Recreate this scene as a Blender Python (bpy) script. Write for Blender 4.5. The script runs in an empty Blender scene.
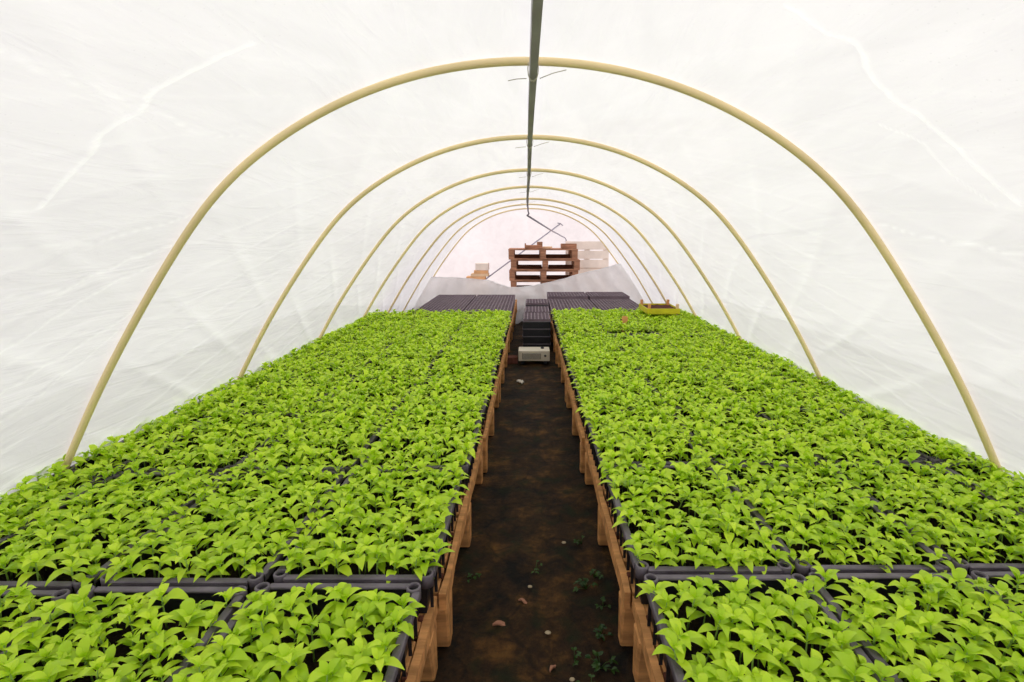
import bpy, math, random
import numpy as np
from mathutils import Vector, Matrix, noise
C = bpy.context.scene.collection
SC = bpy.context.scene
random.seed(7)

# ------------------------------------------------------------------ camera, light, exposure
HC = 1.12
F_PX, PITCH = 515.0, 11.63
cam_data = bpy.data.cameras.new('camera')
cam_data.sensor_width = 36.0
cam_data.lens = F_PX / 1024.0 * 36.0
cam_data.shift_x = -18.0 / 1024.0
cam_data.clip_start = 0.02
cam = bpy.data.objects.new('camera', cam_data)
cam.location = (0, 0, HC)
cam.rotation_euler = (math.radians(90 - PITCH), 0, 0)
C.objects.link(cam)
SC.camera = cam

SC.view_settings.view_transform = 'Standard'
SC.view_settings.look = 'None'
SC.view_settings.gamma = 1.0
SC.view_settings.use_curve_mapping = False
SC.view_settings.exposure = 0.06

w = bpy.data.worlds.new('overcast')
SC.world = w
w.use_nodes = True
nt = w.node_tree
nt.nodes.clear()
wo = nt.nodes.new('ShaderNodeOutputWorld')
bg = nt.nodes.new('ShaderNodeBackground')
tc = nt.nodes.new('ShaderNodeTexCoord')
sp = nt.nodes.new('ShaderNodeSeparateXYZ')
cr = nt.nodes.new('ShaderNodeValToRGB')
nt.links.new(tc.outputs['Generated'], sp.inputs[0])
nt.links.new(sp.outputs['Z'], cr.inputs[0])
cr.color_ramp.elements[0].position = 0.0
cr.color_ramp.elements[0].color = (0.70, 0.68, 0.68, 1)
cr.color_ramp.elements[1].position = 0.9
cr.color_ramp.elements[1].color = (0.86, 0.845, 0.865, 1)
bg.inputs['Strength'].default_value = 1.44
nt.links.new(cr.outputs[0], bg.inputs[0])
nt.links.new(bg.outputs[0], wo.inputs[0])

# a weak veiled sun, high above the tunnel
sd = bpy.data.lights.new('veiled_sun', 'SUN')
sd.energy = 1.3
sd.angle = math.radians(25)
sd.color = (1.0, 0.97, 0.9)
so = bpy.data.objects.new('veiled_sun', sd)
so.rotation_euler = (math.radians(-14), math.radians(10), 0)
so.location = (0, 3, 6)
C.objects.link(so)

# ------------------------------------------------------------------ materials
def new_mat(name):
    m = bpy.data.materials.new(name)
    m.use_nodes = True
    n = m.node_tree.nodes
    n.clear()
    out = n.new('ShaderNodeOutputMaterial')
    return m, m.node_tree, out

def principled(name, col, rough=0.6, spec=0.4, var=0.0, scale=8.0, bump=0.0, bscale=40.0, stretch=None, metal=0.0):
    m, t, out = new_mat(name)
    b = t.nodes.new('ShaderNodeBsdfPrincipled')
    b.inputs['Roughness'].default_value = rough
    b.inputs['Specular IOR Level'].default_value = spec
    b.inputs['Metallic'].default_value = metal
    tc = t.nodes.new('ShaderNodeTexCoord')
    mp = t.nodes.new('ShaderNodeMapping')
    t.links.new(tc.outputs['Object'], mp.inputs[0])
    if stretch: mp.inputs['Scale'].default_value = stretch
    nz = t.nodes.new('ShaderNodeTexNoise')
    nz.inputs['Scale'].default_value = scale
    nz.inputs['Detail'].default_value = 6
    t.links.new(mp.outputs[0], nz.inputs['Vector'])
    r = t.nodes.new('ShaderNodeValToRGB')
    r.color_ramp.elements[0].position = 0.3
    r.color_ramp.elements[1].position = 0.7
    r.color_ramp.elements[0].color = tuple(c * (1 - var) for c in col) + (1,)
    r.color_ramp.elements[1].color = tuple(min(1, c * (1 + var)) for c in col) + (1,)
    t.links.new(nz.outputs['Fac'], r.inputs[0])
    t.links.new(r.outputs[0], b.inputs['Base Color'])
    if bump:
        n2 = t.nodes.new('ShaderNodeTexNoise')
        n2.inputs['Scale'].default_value = bscale
        n2.inputs['Detail'].default_value = 5
        t.links.new(mp.outputs[0], n2.inputs['Vector'])
        bp = t.nodes.new('ShaderNodeBump')
        bp.inputs['Strength'].default_value = bump
        bp.inputs['Distance'].default_value = 0.01
        t.links.new(n2.outputs['Fac'], bp.inputs['Height'])
        t.links.new(bp.outputs[0], b.inputs['Normal'])
    t.links.new(b.outputs[0], out.inputs[0])
    return m

def film_mat(name, col, transp, transl=0.62, crease=True):
    m, t, out = new_mat(name)
    N = t.nodes.new
    tr = N('ShaderNodeBsdfTranslucent'); df = N('ShaderNodeBsdfDiffuse'); tp = N('ShaderNodeBsdfTransparent')
    gl = N('ShaderNodeBsdfGlossy'); gl.inputs['Roughness'].default_value = 0.35
    tp.inputs[0].default_value = (0.96, 0.96, 0.97, 1)
    mx = N('ShaderNodeMixShader'); mx.inputs[0].default_value = 1 - transl
    m2 = N('ShaderNodeMixShader'); m2.inputs[0].default_value = transp
    m3 = N('ShaderNodeMixShader'); m3.inputs[0].default_value = 0.05
    tc = N('ShaderNodeTexCoord')
    # fine streaks and water droplets in the sheet itself
    mp = N('ShaderNodeMapping'); mp.inputs['Scale'].default_value = (3.0, 0.8, 3.0)
    mp.inputs['Rotation'].default_value = (0.25, 0, 0)
    t.links.new(tc.outputs['Object'], mp.inputs[0])
    nz = N('ShaderNodeTexNoise'); nz.inputs['Scale'].default_value = 2.2; nz.inputs['Detail'].default_value = 9
    nz.inputs['Distortion'].default_value = 0.8
    t.links.new(mp.outputs[0], nz.inputs['Vector'])
    rp = N('ShaderNodeValToRGB')
    e = rp.color_ramp.elements
    e[0].position = 0.30; e[0].color = (col[0]*.93, col[1]*.93, col[2]*.93, 1)
    e[1].position = 0.62; e[1].color = (col[0], col[1], col[2], 1)
    t.links.new(nz.outputs['Fac'], rp.inputs[0])
    vo = N('ShaderNodeTexVoronoi'); vo.inputs['Scale'].default_value = 55.0
    t.links.new(tc.outputs['Object'], vo.inputs['Vector'])
    n4 = N('ShaderNodeTexNoise'); n4.inputs['Scale'].default_value = 2.6
    t.links.new(tc.outputs['Object'], n4.inputs['Vector'])
    mt = N('ShaderNodeMath'); mt.operation = 'MULTIPLY_ADD'
    mt.inputs[1].default_value = 0.28; mt.inputs[2].default_value = -0.06
    t.links.new(n4.outputs['Fac'], mt.inputs[0])
    lt = N('ShaderNodeMath'); lt.operation = 'LESS_THAN'
    t.links.new(vo.outputs['Distance'], lt.inputs[0]); t.links.new(mt.outputs[0], lt.inputs[1])
    ml = N('ShaderNodeMath'); ml.operation = 'MULTIPLY'; ml.inputs[1].default_value = 0.10
    t.links.new(lt.outputs[0], ml.inputs[0])
    mc = N('ShaderNodeMixRGB'); mc.inputs[2].default_value = (col[0]*.4, col[1]*.4, col[2]*.42, 1)
    t.links.new(ml.outputs[0], mc.inputs[0]); t.links.new(rp.outputs[0], mc.inputs[1])
    if crease:
        at = N('ShaderNodeAttribute'); at.attribute_name = 'crease'
        mw = N('ShaderNodeMixRGB'); mw.inputs[2].default_value = (1, 1, 1, 1)
        t.links.new(at.outputs['Fac'], mw.inputs[0]); t.links.new(mc.outputs[0], mw.inputs[1]); mc = mw
        iv = N('ShaderNodeMath'); iv.operation = 'MULTIPLY_ADD'; iv.inputs[1].default_value = -transp; iv.inputs[2].default_value = transp
        t.links.new(at.outputs['Fac'], iv.inputs[0]); t.links.new(iv.outputs[0], m2.inputs[0])
    for s in (tr, df): t.links.new(mc.outputs[0], s.inputs[0])
    bp = N('ShaderNodeBump'); bp.inputs['Strength'].default_value = 0.5; bp.inputs['Distance'].default_value = 0.02
    m5 = N('ShaderNodeMapping'); m5.inputs['Scale'].default_value = (7.0, 1.1, 7.0); m5.inputs['Rotation'].default_value = (-0.35, 0, 0)
    t.links.new(tc.outputs['Object'], m5.inputs[0])
    n5 = N('ShaderNodeTexNoise'); n5.inputs['Scale'].default_value = 1.6; n5.inputs['Detail'].default_value = 7
    n5.inputs['Distortion'].default_value = 1.2
    t.links.new(m5.outputs[0], n5.inputs['Vector'])
    t.links.new(n5.outputs['Fac'], bp.inputs['Height'])
    for s in (tr, df, gl): t.links.new(bp.outputs[0], s.inputs['Normal'])
    t.links.new(tr.outputs[0], mx.inputs[1]); t.links.new(df.outputs[0], mx.inputs[2])
    t.links.new(mx.outputs[0], m3.inputs[1]); t.links.new(gl.outputs[0], m3.inputs[2])
    t.links.new(m3.outputs[0], m2.inputs[1]); t.links.new(tp.outputs[0], m2.inputs[2])
    t.links.new(m2.outputs[0], out.inputs[0])
    return m

def leaf_mat(name, c0, c1):
    m, t, out = new_mat(name)
    N = t.nodes.new
    b = N('ShaderNodeBsdfPrincipled'); b.inputs['Roughness'].default_value = 0.36
    b.inputs['Specular IOR Level'].default_value = 0.35
    tr = N('ShaderNodeBsdfTranslucent'); mx = N('ShaderNodeMixShader'); mx.inputs[0].default_value = 0.30
    oi = N('ShaderNodeObjectInfo'); ge = N('ShaderNodeNewGeometry')
    ad = N('ShaderNodeMath'); ad.operation = 'MULTIPLY_ADD'; ad.inputs[1].default_value = 0.5
    m2 = N('ShaderNodeMath'); m2.operation = 'MULTIPLY'; m2.inputs[1].default_value = 0.5
    t.links.new(oi.outputs['Random'], ad.inputs[0]); t.links.new(ge.outputs['Random Per Island'], m2.inputs[0])
    t.links.new(m2.outputs[0], ad.inputs[2])
    rp = N('ShaderNodeValToRGB')
    rp.color_ramp.elements[0].color = c0 + (1,); rp.color_ramp.elements[1].color = c1 + (1,)
    rp.color_ramp.elements[0].position = 0.15; rp.color_ramp.elements[1].position = 0.85
    t.links.new(ad.outputs[0], rp.inputs[0])
    t.links.new(rp.outputs[0], b.inputs['Base Color']); t.links.new(rp.outputs[0], tr.inputs[0])
    t.links.new(b.outputs[0], mx.inputs[1]); t.links.new(tr.outputs[0], mx.inputs[2])
    t.links.new(mx.outputs[0], out.inputs[0])
    return m

def soil_floor_mat():
    m, t, out = new_mat('damp_earth')
    N = t.nodes.new
    b = N('ShaderNodeBsdfPrincipled'); b.inputs['Roughness'].default_value = 0.8
    b.inputs['Specular IOR Level'].default_value = 0.25
    tc = N('ShaderNodeTexCoord')
    n1 = N('ShaderNodeTexNoise'); n1.inputs['Scale'].default_value = 5.5; n1.inputs['Detail'].default_value = 10; n1.inputs['Roughness'].default_value = 0.78
    t.links.new(tc.outputs['Object'], n1.inputs['Vector'])
    r1 = N('ShaderNodeValToRGB'); e = r1.color_ramp.elements
    e[0].position = 0.38; e[0].color = (0.002, 0.0012, 0.0006, 1)
    e[1].position = 0.70; e[1].color = (0.17, 0.078, 0.016, 1)
    x = e.new(0.52); x.color = (0.036, 0.017, 0.004, 1)
    t.links.new(n1.outputs['Fac'], r1.inputs[0])
    n2 = N('ShaderNodeTexNoise'); n2.inputs['Scale'].default_value = 11.0; n2.inputs['Detail'].default_value = 8
    mo = N('ShaderNodeMapping'); mo.inputs['Location'].default_value = (3, 7, 1)
    t.links.new(tc.outputs['Object'], mo.inputs[0]); t.links.new(mo.outputs[0], n2.inputs['Vector'])
    r2 = N('ShaderNodeValToRGB'); e = r2.color_ramp.elements
    e[0].position = 0.52; e[0].color = (0, 0, 0, 1); e[1].position = 0.66; e[1].color = (0.8, 0.8, 0.8, 1)
    t.links.new(n2.outputs['Fac'], r2.inputs[0])
    mc = N('ShaderNodeMixRGB'); mc.inputs[2].default_value = (0.010, 0.015, 0.003, 1)
    t.links.new(r2.outputs[0], mc.inputs[0]); t.links.new(r1.outputs[0], mc.inputs[1])
    # cracks
    n3 = N('ShaderNodeTexNoise'); n3.inputs['Scale'].default_value = 4.0
    t.links.new(tc.outputs['Object'], n3.inputs['Vector'])
    va = N('ShaderNodeVectorMath'); va.operation = 'MULTIPLY_ADD'
    va.inputs[1].default_value = (0.3, 0.3, 0.3)
    t.links.new(n3.outputs['Color'], va.inputs[0]); t.links.new(tc.outputs['Object'], va.inputs[2])
    v = N('ShaderNodeTexVoronoi'); v.feature = 'DISTANCE_TO_EDGE'; v.inputs['Scale'].default_value = 3.2
    t.links.new(va.outputs[0], v.inputs['Vector'])
    r3 = N('ShaderNodeValToRGB'); e = r3.color_ramp.elements
    e[0].position = 0.0; e[0].color = (0.1, 0.1, 0.1, 1); e[1].position = 0.03; e[1].color = (1, 1, 1, 1)
    t.links.new(v.outputs['Distance'], r3.inputs[0])
    mm = N('ShaderNodeMixRGB'); mm.blend_type = 'MULTIPLY'; mm.inputs[0].default_value = 0.55
    t.links.new(mc.outputs[0], mm.inputs[1]); t.links.new(r3.outputs[0], mm.inputs[2])
    t.links.new(mm.outputs[0], b.inputs['Base Color'])
    bp = N('ShaderNodeBump'); bp.inputs['Strength'].default_value = 0.9; bp.inputs['Distance'].default_value = 0.03
    t.links.new(n1.outputs['Fac'], bp.inputs['Height']); t.links.new(bp.outputs[0], b.inputs['Normal'])
    t.links.new(b.outputs[0], out.inputs[0])
    return m

M = {}
M['film'] = film_mat('milky_film', (0.915, 0.90, 0.915), 0.08)
M['curtain'] = film_mat('loose_film', (0.985, 0.98, 0.99), 0.10, 0.75, crease=False)
M['backfilm'] = film_mat('pinkish_film', (0.93, 0.86, 0.868), 0.0, 0.72, crease=False)
M['hoop'] = principled('yellowed_pipe', (0.86, 0.69, 0.37), 0.4, 0.45, 0.10, 3.0)
M['bar'] = principled('grey_bar', (0.30, 0.275, 0.33), 0.5, 0.4, 0.15, 5.0)
M['wire'] = principled('tie_wire', (0.45, 0.42, 0.33), 0.5)
M['wood'] = principled('raw_pallet_wood', (0.58, 0.28, 0.10), 0.75, 0.2, 0.35, 6.0, 0.3, 30.0, (1, 6, 6))
M['oldwood'] = principled('weathered_hazy_wood', (0.38, 0.185, 0.11), 0.8, 0.2, 0.45, 5.0, 0.3, 30.0, (1, 6, 6))  # colour lightened a little to stand in for film haze
M['tanwood'] = principled('tan_wood', (0.70, 0.38, 0.19), 0.8, 0.2, 0.2, 5.0)
M['darkwood_shade'] = principled('dark_wood_shade', (0.10, 0.035, 0.02), 0.8, 0.1, 0.3, 8.0)  # dark wood of the pegs; also painted shade inside the stacked pallets
M['hazywood'] = principled('haze_pale_wood', (0.82, 0.70, 0.62), 0.8, 0.2, 0.1, 5.0)  # film haze put into the colour as a paler wood
M['palewood'] = principled('pale_wood', (0.72, 0.50, 0.32), 0.8, 0.2, 0.2, 5.0)
M['black'] = principled('black_plastic', (0.012, 0.012, 0.015), 0.45, 0.4, 0.3, 14.0)
M['rim'] = principled('dusty_black_plastic', (0.13, 0.112, 0.128), 0.5, 0.4, 0.3, 18.0, 0.2, 60.0)
M['cell'] = principled('plug_tray_plastic', (0.17, 0.122, 0.145), 0.55, 0.35, 0.2, 10.0)
M['hole'] = principled('dark_cell_inside', (0.02, 0.012, 0.010), 0.9, 0.1)  # cell walls and floors, darker than the tray frame
M['soil'] = principled('compost', (0.014, 0.009, 0.005), 0.9, 0.1, 0.5, 30.0, 0.8, 60.0)
M['leaf'] = leaf_mat('seedling_leaf', (0.42, 0.66, 0.015), (0.66, 0.88, 0.04))
M['stem'] = principled('seedling_stem', (0.30, 0.48, 0.09), 0.5, 0.3)
M['weed'] = leaf_mat('weed_leaf', (0.015, 0.05, 0.006), (0.05, 0.12, 0.015))
M['earth'] = soil_floor_mat()
M['yellow'] = principled('yellow_painted_wood', (0.62, 0.55, 0.02), 0.5, 0.3, 0.12, 12.0)
M['orange'] = principled('orange_wood', (0.72, 0.33, 0.12), 0.6, 0.3, 0.15, 12.0)
M['cream'] = principled('cream_metal', (0.68, 0.62, 0.48), 0.4, 0.4, 0.05)
M['grille'] = principled('grey_grille', (0.10, 0.095, 0.085), 0.5, 0.4)
M['brick'] = principled('brick', (0.13, 0.05, 0.035), 0.85, 0.1, 0.3, 30.0, 0.5, 60.0)
M['paper'] = principled('white_scrap', (0.65, 0.60, 0.52), 0.8, 0.1, 0.1)
M['stone'] = principled('pale_pebble', (0.42, 0.34, 0.22), 0.8, 0.1, 0.2, 30.0)

# ------------------------------------------------------------------ helpers
class MB:
    def __init__(s): s.v = []; s.f = []
    def quad(s, pts):
        b = len(s.v); s.v += [tuple(p) for p in pts]; s.f.append(tuple(range(b, b + len(pts))))
    def box(s, x0, x1, y0, y1, z0, z1, bev=0.0, mat=None):
        """box with chamfered vertical & horizontal edges when bev > 0"""
        b = len(s.v)
        if bev <= 0:
            P = [(x, y, z) for z in (z0, z1) for y in (y0, y1) for x in (x0, x1)]
            F = [(0,2,3,1),(4,5,7,6),(0,1,5,4),(2,6,7,3),(0,4,6,2),(1,3,7,5)]
        else:
            P = []; idx = {}
            for sz, z in ((0, z0), (1, z1)):
                for sy, y in ((0, y0), (1, y1)):
                    for sx, x in ((0, x0), (1, x1)):
                        dx = bev if sx == 0 else -bev; dy = bev if sy == 0 else -bev; dz = bev if sz == 0 else -bev
                        for a, p in enumerate(((x, y + dy, z + dz), (x + dx, y, z + dz), (x + dx, y + dy, z))):
                            idx[(sx, sy, sz, a)] = len(P); P.append(p)
            I = lambda *k: idx[k]
            F = []
            for sx in (0, 1):
                F.append([I(sx,0,0,0), I(sx,0,1,0), I(sx,1,1,0), I(sx,1,0,0)] if sx == 0 else [I(sx,0,0,0), I(sx,1,0,0), I(sx,1,1,0), I(sx,0,1,0)])
            for sy in (0, 1):
                q = [I(0,sy,0,1), I(1,sy,0,1), I(1,sy,1,1), I(0,sy,1,1)]; F.append(q if sy == 0 else q[::-1])
            for sz in (0, 1):
                q = [I(0,0,sz,2), I(0,1,sz,2), I(1,1,sz,2), I(1,0,sz,2)]; F.append(q if sz == 0 else q[::-1])
            for sx in (0, 1):
                for sy in (0, 1): F.append([I(sx,sy,0,0), I(sx,sy,0,1), I(sx,sy,1,1), I(sx,sy,1,0)])
                for sz in (0, 1): F.append([I(sx,0,sz,0), I(sx,1,sz,0), I(sx,1,sz,2), I(sx,0,sz,2)])
            for sy in (0, 1):
                for sz in (0, 1): F.append([I(0,sy,sz,1), I(1,sy,sz,1), I(1,sy,sz,2), I(0,sy,sz,2)])
            for sx in (0, 1):
                for sy in (0, 1):
                    for sz in (0, 1): F.append([I(sx,sy,sz,0), I(sx,sy,sz,1), I(sx,sy,sz,2)])
        if mat is not None: P = [tuple(mat @ Vector(p)) for p in P]
        s.v += P; s.f += [tuple(b + i for i in f) for f in F]
    def tube(s, pts, r, n=10, cap=True, closed=False, flat=1.0):
        pts = [Vector(p) for p in pts]; b = len(s.v); m = len(pts)
        up = Vector((0, 0, 1)); prev = None
        for i, p in enumerate(pts):
            if closed: d = pts[(i + 1) % m] - pts[i - 1]
            else: d = pts[min(i + 1, m - 1)] - pts[max(i - 1, 0)]
            d.normalize()
            if prev is None:
                a = d.cross(up)
                if a.length < 1e-3: a = d.cross(Vector((1, 0, 0)))
            else: a = prev - d * prev.dot(d)
            a.normalize(); prev = a; c = d.cross(a)
            rr = r[i] if isinstance(r, (list, tuple)) else r
            for k in range(n):
                t = 2 * math.pi * k / n
                s.v.append(tuple(p + a * math.cos(t) * rr + c * math.sin(t) * rr * flat))
        for i in range(m if closed else m - 1):
            for k in range(n):
                s.f.append((b + i*n + k, b + i*n + (k+1) % n, b + ((i+1) % m)*n + (k+1) % n, b + ((i+1) % m)*n + k))
        if cap and not closed:
            s.f.append(tuple(b + k for k in range(n))[::-1]); s.f.append(tuple(b + (m-1)*n + k for k in range(n)))
    def lathe(s, prof, cx, cy, n=20, closed=True):
        b = len(s.v); m = len(prof)
        for (r, z) in prof:
            for k in range(n):
                t = 2 * math.pi * k / n; s.v.append((cx + r * math.cos(t), cy + r * math.sin(t), z))
        for i in range(m if closed else m - 1):
            for k in range(n):
                s.f.append((b + i*n + k, b + i*n + (k+1) % n, b + ((i+1) % m)*n + (k+1) % n, b + ((i+1) % m)*n + k))
    def mesh(s, name, mat, smooth=False):
        me = bpy.data.meshes.new(name); me.from_pydata(s.v, [], s.f)
        for mm in (mat if isinstance(mat, (list, tuple)) else [mat]): me.materials.append(mm)
        if smooth: me.polygons.foreach_set('use_smooth', [True] * len(me.polygons))
        me.update(); return me
    def build(s, name, mat, parent=None, smooth=False):
        return link(name, s.mesh(name, mat, smooth), parent)

def link(name, me, parent=None, loc=None, rz=None):
    o = bpy.data.objects.new(name, me); C.objects.link(o)
    if parent: o.parent = parent
    if loc is not None: o.location = loc
    if rz is not None: o.rotation_euler = (0, 0, rz)
    return o
def tag(o, label, cat, group=None, kind=None):
    o['label'] = label; o['category'] = cat
    if group: o['group'] = group
    if kind: o['kind'] = kind
    return o
def empty(name, loc, rz=0):
    o = bpy.data.objects.new(name, None); C.objects.link(o)
    o.location = loc; o.rotation_euler = (0, 0, rz); o.empty_display_size = 0.05
    return o
def copy_tree(o, parent=None):
    c = o.copy(); C.objects.link(c); c.parent = parent
    for ch in list(KIDS.get(o.name, [])): copy_child(ch, c)
    return c
KIDS = {}

# ------------------------------------------------------------------ tunnel profile
PROF = [(0, 0), (.3, .03), (.6, .122), (.90, .30), (1.048, .455), (1.175, .61), (1.335, .83), (1.475, 1.035), (1.59, 1.235), (1.675, 1.38), (1.80, 1.60), (1.815, 1.63)]
def catmull(P, n):
    out = []
    Q = [(-P[1][0], P[1][1])] + list(P) + [(2*P[-1][0]-P[-2][0], 2*P[-1][1]-P[-2][1])]
    for i in range(1, len(Q) - 2):
        for k in range(n):
            t = k / n
            out.append(tuple(0.5*((2*Q[i][a]) + (-Q[i-1][a]+Q[i+1][a])*t + (2*Q[i-1][a]-5*Q[i][a]+4*Q[i+1][a]-Q[i+2][a])*t*t
                       + (-Q[i-1][a]+3*Q[i][a]-3*Q[i+1][a]+Q[i+2][a])*t**3) for a in (0, 1)))
    out.append(tuple(P[-1])); return out
HALF = catmull(PROF, 12)
FULL = np.array([(-x, d) for x, d in HALF[::-1]] + HALF[1:])
for _ in range(120):                       # relax the small kinks, as a bent pipe would
    FULL[1:-1] = FULL[1:-1] * .5 + (FULL[:-2] + FULL[2:]) * .25
FULL[:, 1] -= FULL[:, 1].min(); FULL[:, 1] *= 1.63 / FULL[-1, 1]
seg = np.hypot(np.diff(FULL[:, 0]), np.diff(FULL[:, 1])); ARC = np.concatenate([[0], np.cumsum(seg)]); ARC -= ARC[-1] / 2
def apex(Y):
    return HC + float(np.interp(Y, [0.5, 1.68, 2.78, 3.89, 4.96, 6.06, 8.2], [.52, .51, .49, .46, .437, .405, .40]))
def prof_at(s, Y, off=0.0):
    """point of the tunnel section at arc length s, pushed outward by off"""
    s = np.asarray(s, dtype=float)
    x = np.interp(s, ARC, FULL[:, 0]); d = np.interp(s, ARC, FULL[:, 1])
    x2 = np.interp(s + .02, ARC, FULL[:, 0]) - np.interp(s - .02, ARC, FULL[:, 0])
    d2 = np.interp(s + .02, ARC, FULL[:, 1]) - np.interp(s - .02, ARC, FULL[:, 1])
    L = np.hypot(x2, d2) + 1e-9
    nx, nz = d2 / L, x2 / L
    a = apex(Y)
    return x + nx * off, a * (1 - d / 1.63) + nz * off

# ------------------------------------------------------------------ ground
mb = MB()
NX, NY = 140, 160
xs = np.linspace(-1, 1, NX); xs = np.sign(xs) * (np.abs(xs) ** 1.7) * 3.4
ys = -2.5 + 15.5 * np.linspace(0, 1, NY) ** 1.15
for y in ys:
    for x in xs:
        h = 0.0
        if abs(x) < 0.5:
            k = max(0, 1 - (abs(x) / 0.30) ** 4)
            h = -0.012 * k * (0.5 + noise.fractal(Vector((x * 9, y * 9, 0)), 1.0, 2.0, 4))
        mb.v.append((x, y, min(h, 0.0)))
for j in range(NY - 1):
    for i in range(NX - 1):
        b = j * NX + i; mb.f.append((b, b + 1, b + NX + 1, b + NX))
fl = mb.build('floor', M['earth'], smooth=True); fl['kind'] = 'structure'

mb = MB(); mb.box(-3.3, 3.3, 8.30, 12.9, -.004, .002)  # added pale floor, bounces light up onto the end curtain
M['bounce_floor'] = principled('pale_bounce_floor', (0.72, 0.68, 0.66), 0.8, 0.1, 0.08, 5.0)
fb = mb.build('floor', M['bounce_floor']); fb['kind'] = 'structure'
# ------------------------------------------------------------------ film of the tunnel
HOOPS = [1.68, 2.78, 3.89, 4.96, 6.06, 7.12, 8.2]
# creases pressed into the sheet and whitened in its colour: (arc length, distance along the tunnel), half width
CREASES = [
 ([(-1.179, 1.143), (-1.094, 1.154), (-1.014, 1.165), (-.968, 1.143), (-.882, 1.171), (-.814, 1.143), (-.705, 1.16), (-.597, 1.176)], .0075),
 ([(-.85, .80), (-.860, .90), (-.866, 1.0), (-.871, 1.17)], .004),
 ([(-.871, 1.204), (-.888, 1.395), (-.854, 1.586)], .003),
 ([(.505, 1.098), (.603, 1.115), (.66, 1.098), (.745, 1.16), (.814, 1.182), (.922, 1.171), (1.048, 1.165), (1.168, 1.137)], .0065),
 ([(.877, 1.289), (.968, 1.238), (1.065, 1.244), (1.174, 1.193)], .004),
 ([(-1.70, 1.18), (-1.596, 1.255), (-1.511, 1.378), (-1.419, 1.53), (-1.379, 1.66)], .005),
 ([(-1.80, 1.22), (-1.751, 1.311), (-1.688, 1.463), (-1.579, 1.665)], .005),
 ([(-1.90, 1.30), (-1.831, 1.423), (-1.745, 1.558), (-1.631, 1.66)], .004),
 ([(-1.47, 1.05), (-1.431, 1.182), (-1.436, 1.339), (-1.345, 1.519), (-1.31, 1.67)], .005),
 ([(-1.30, 1.0), (-1.288, 1.115), (-1.288, 1.345), (-1.191, 1.655)], .004),
 ([(1.33, 1.10), (1.31, 1.25), (1.27, 1.45), (1.22, 1.66)], .004),
]
def wiggle(pts):
    P = []
    for k in range(len(pts) - 1):
        for q in range(4):
            t = q / 4; P.append((pts[k][0]*(1-t) + pts[k+1][0]*t + .006*math.sin(k*3 + t*6.28), pts[k][1]*(1-t) + pts[k+1][1]*t))
    return P + [pts[-1]]
def build_film():
    Ya = np.concatenate([np.linspace(-1.4, 0.3, 20, endpoint=False), np.linspace(0.3, 0.75, 40, endpoint=False), np.linspace(0.75, 1.75, 150, endpoint=False),
                         np.linspace(1.75, 4.0, 190, endpoint=False), np.linspace(4.0, 8.22, 150)])
    S = np.linspace(ARC[0], ARC[-1], 480)
    V = []; A = []
    hy = np.array([-1.6, -.52, .58] + HOOPS)
    for Y in Ya:
        i = min(max(np.searchsorted(hy, Y) - 1, 0), len(hy) - 2)
        t = (Y - hy[i]) / (hy[i+1] - hy[i]); t = min(max(t, 0), 1)
        bay = math.sin(math.pi * t)
        sag = -0.018 * bay
        amp = 0.010 * bay ** 0.7
        side = np.abs(S) / ARC[-1]
        # tension folds running out of each hoop, slanting down towards the bay middle
        ph = S * 9.0 - np.sign(S) * (t - 0.5) * 6.0 + 1.6 * math.sin(i * 2.1) + 0.35 * np.sin(S * 3.1 + Y * 1.3 + i)
        f1 = np.exp(-((np.sin(ph)) ** 2) * 14) * side
        ph2 = S * 17.0 + np.sign(S) * (t - .5) * 9.0 + 0.6 * np.sin(S * 2.3 - Y * 1.7 + i * 1.9) + i
        f2 = np.exp(-((np.sin(ph2)) ** 2) * 20) * (0.3 + 0.7 * side)
        off = 0.016 + sag + amp * (0.9 * f1 + 0.45 * f2) + 0.004 * np.sin(S * 5 + Y * 4 + i) * bay
        cr_ = np.zeros_like(S)
        if 0.2 < Y < 1.8:
            for pts, rad in CREASES:
                pts2 = wiggle(pts)
                for (s0, y0), (s1, y1) in zip(pts2[:-1], pts2[1:]):
                    dx, dy = s1 - s0, y1 - y0; L2 = dx*dx + dy*dy + 1e-9
                    tt = np.clip(((S - s0) * dx + (Y - y0) * dy) / L2, 0, 1)
                    dd = np.hypot(S - s0 - tt * dx, Y - y0 - tt * dy)
                    cr_ = np.maximum(cr_, np.exp(-(dd / rad) ** 2) * min(1, rad / .007))
        off = off - .004 * cr_
        A.append(np.clip(cr_ + bay * (.34 * f1 + .20 * f2), 0, 1))
        x, z = prof_at(S, Y, off)
        V.append(np.stack([x, np.full_like(x, Y), np.maximum(z, -0.02)], 1))
    V = np.concatenate(V); n = len(S); m = len(Ya)
    j, i = np.meshgrid(np.arange(m - 1), np.arange(n - 1), indexing='ij')
    b = (j * n + i).ravel()
    F = np.stack([b, b + n, b + n + 1, b + 1], 1)
    me = bpy.data.meshes.new('ceiling'); me.from_pydata(V.tolist(), [], F.tolist())
    at = me.attributes.new('crease', 'FLOAT', 'POINT'); at.data.foreach_set('value', np.concatenate(A).astype(np.float32))
    me.materials.append(M['film']); me.polygons.foreach_set('use_smooth', [True] * len(me.polygons)); me.update()
    o = link('ceiling', me); o['kind'] = 'structure'
    return o
film = build_film()


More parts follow.
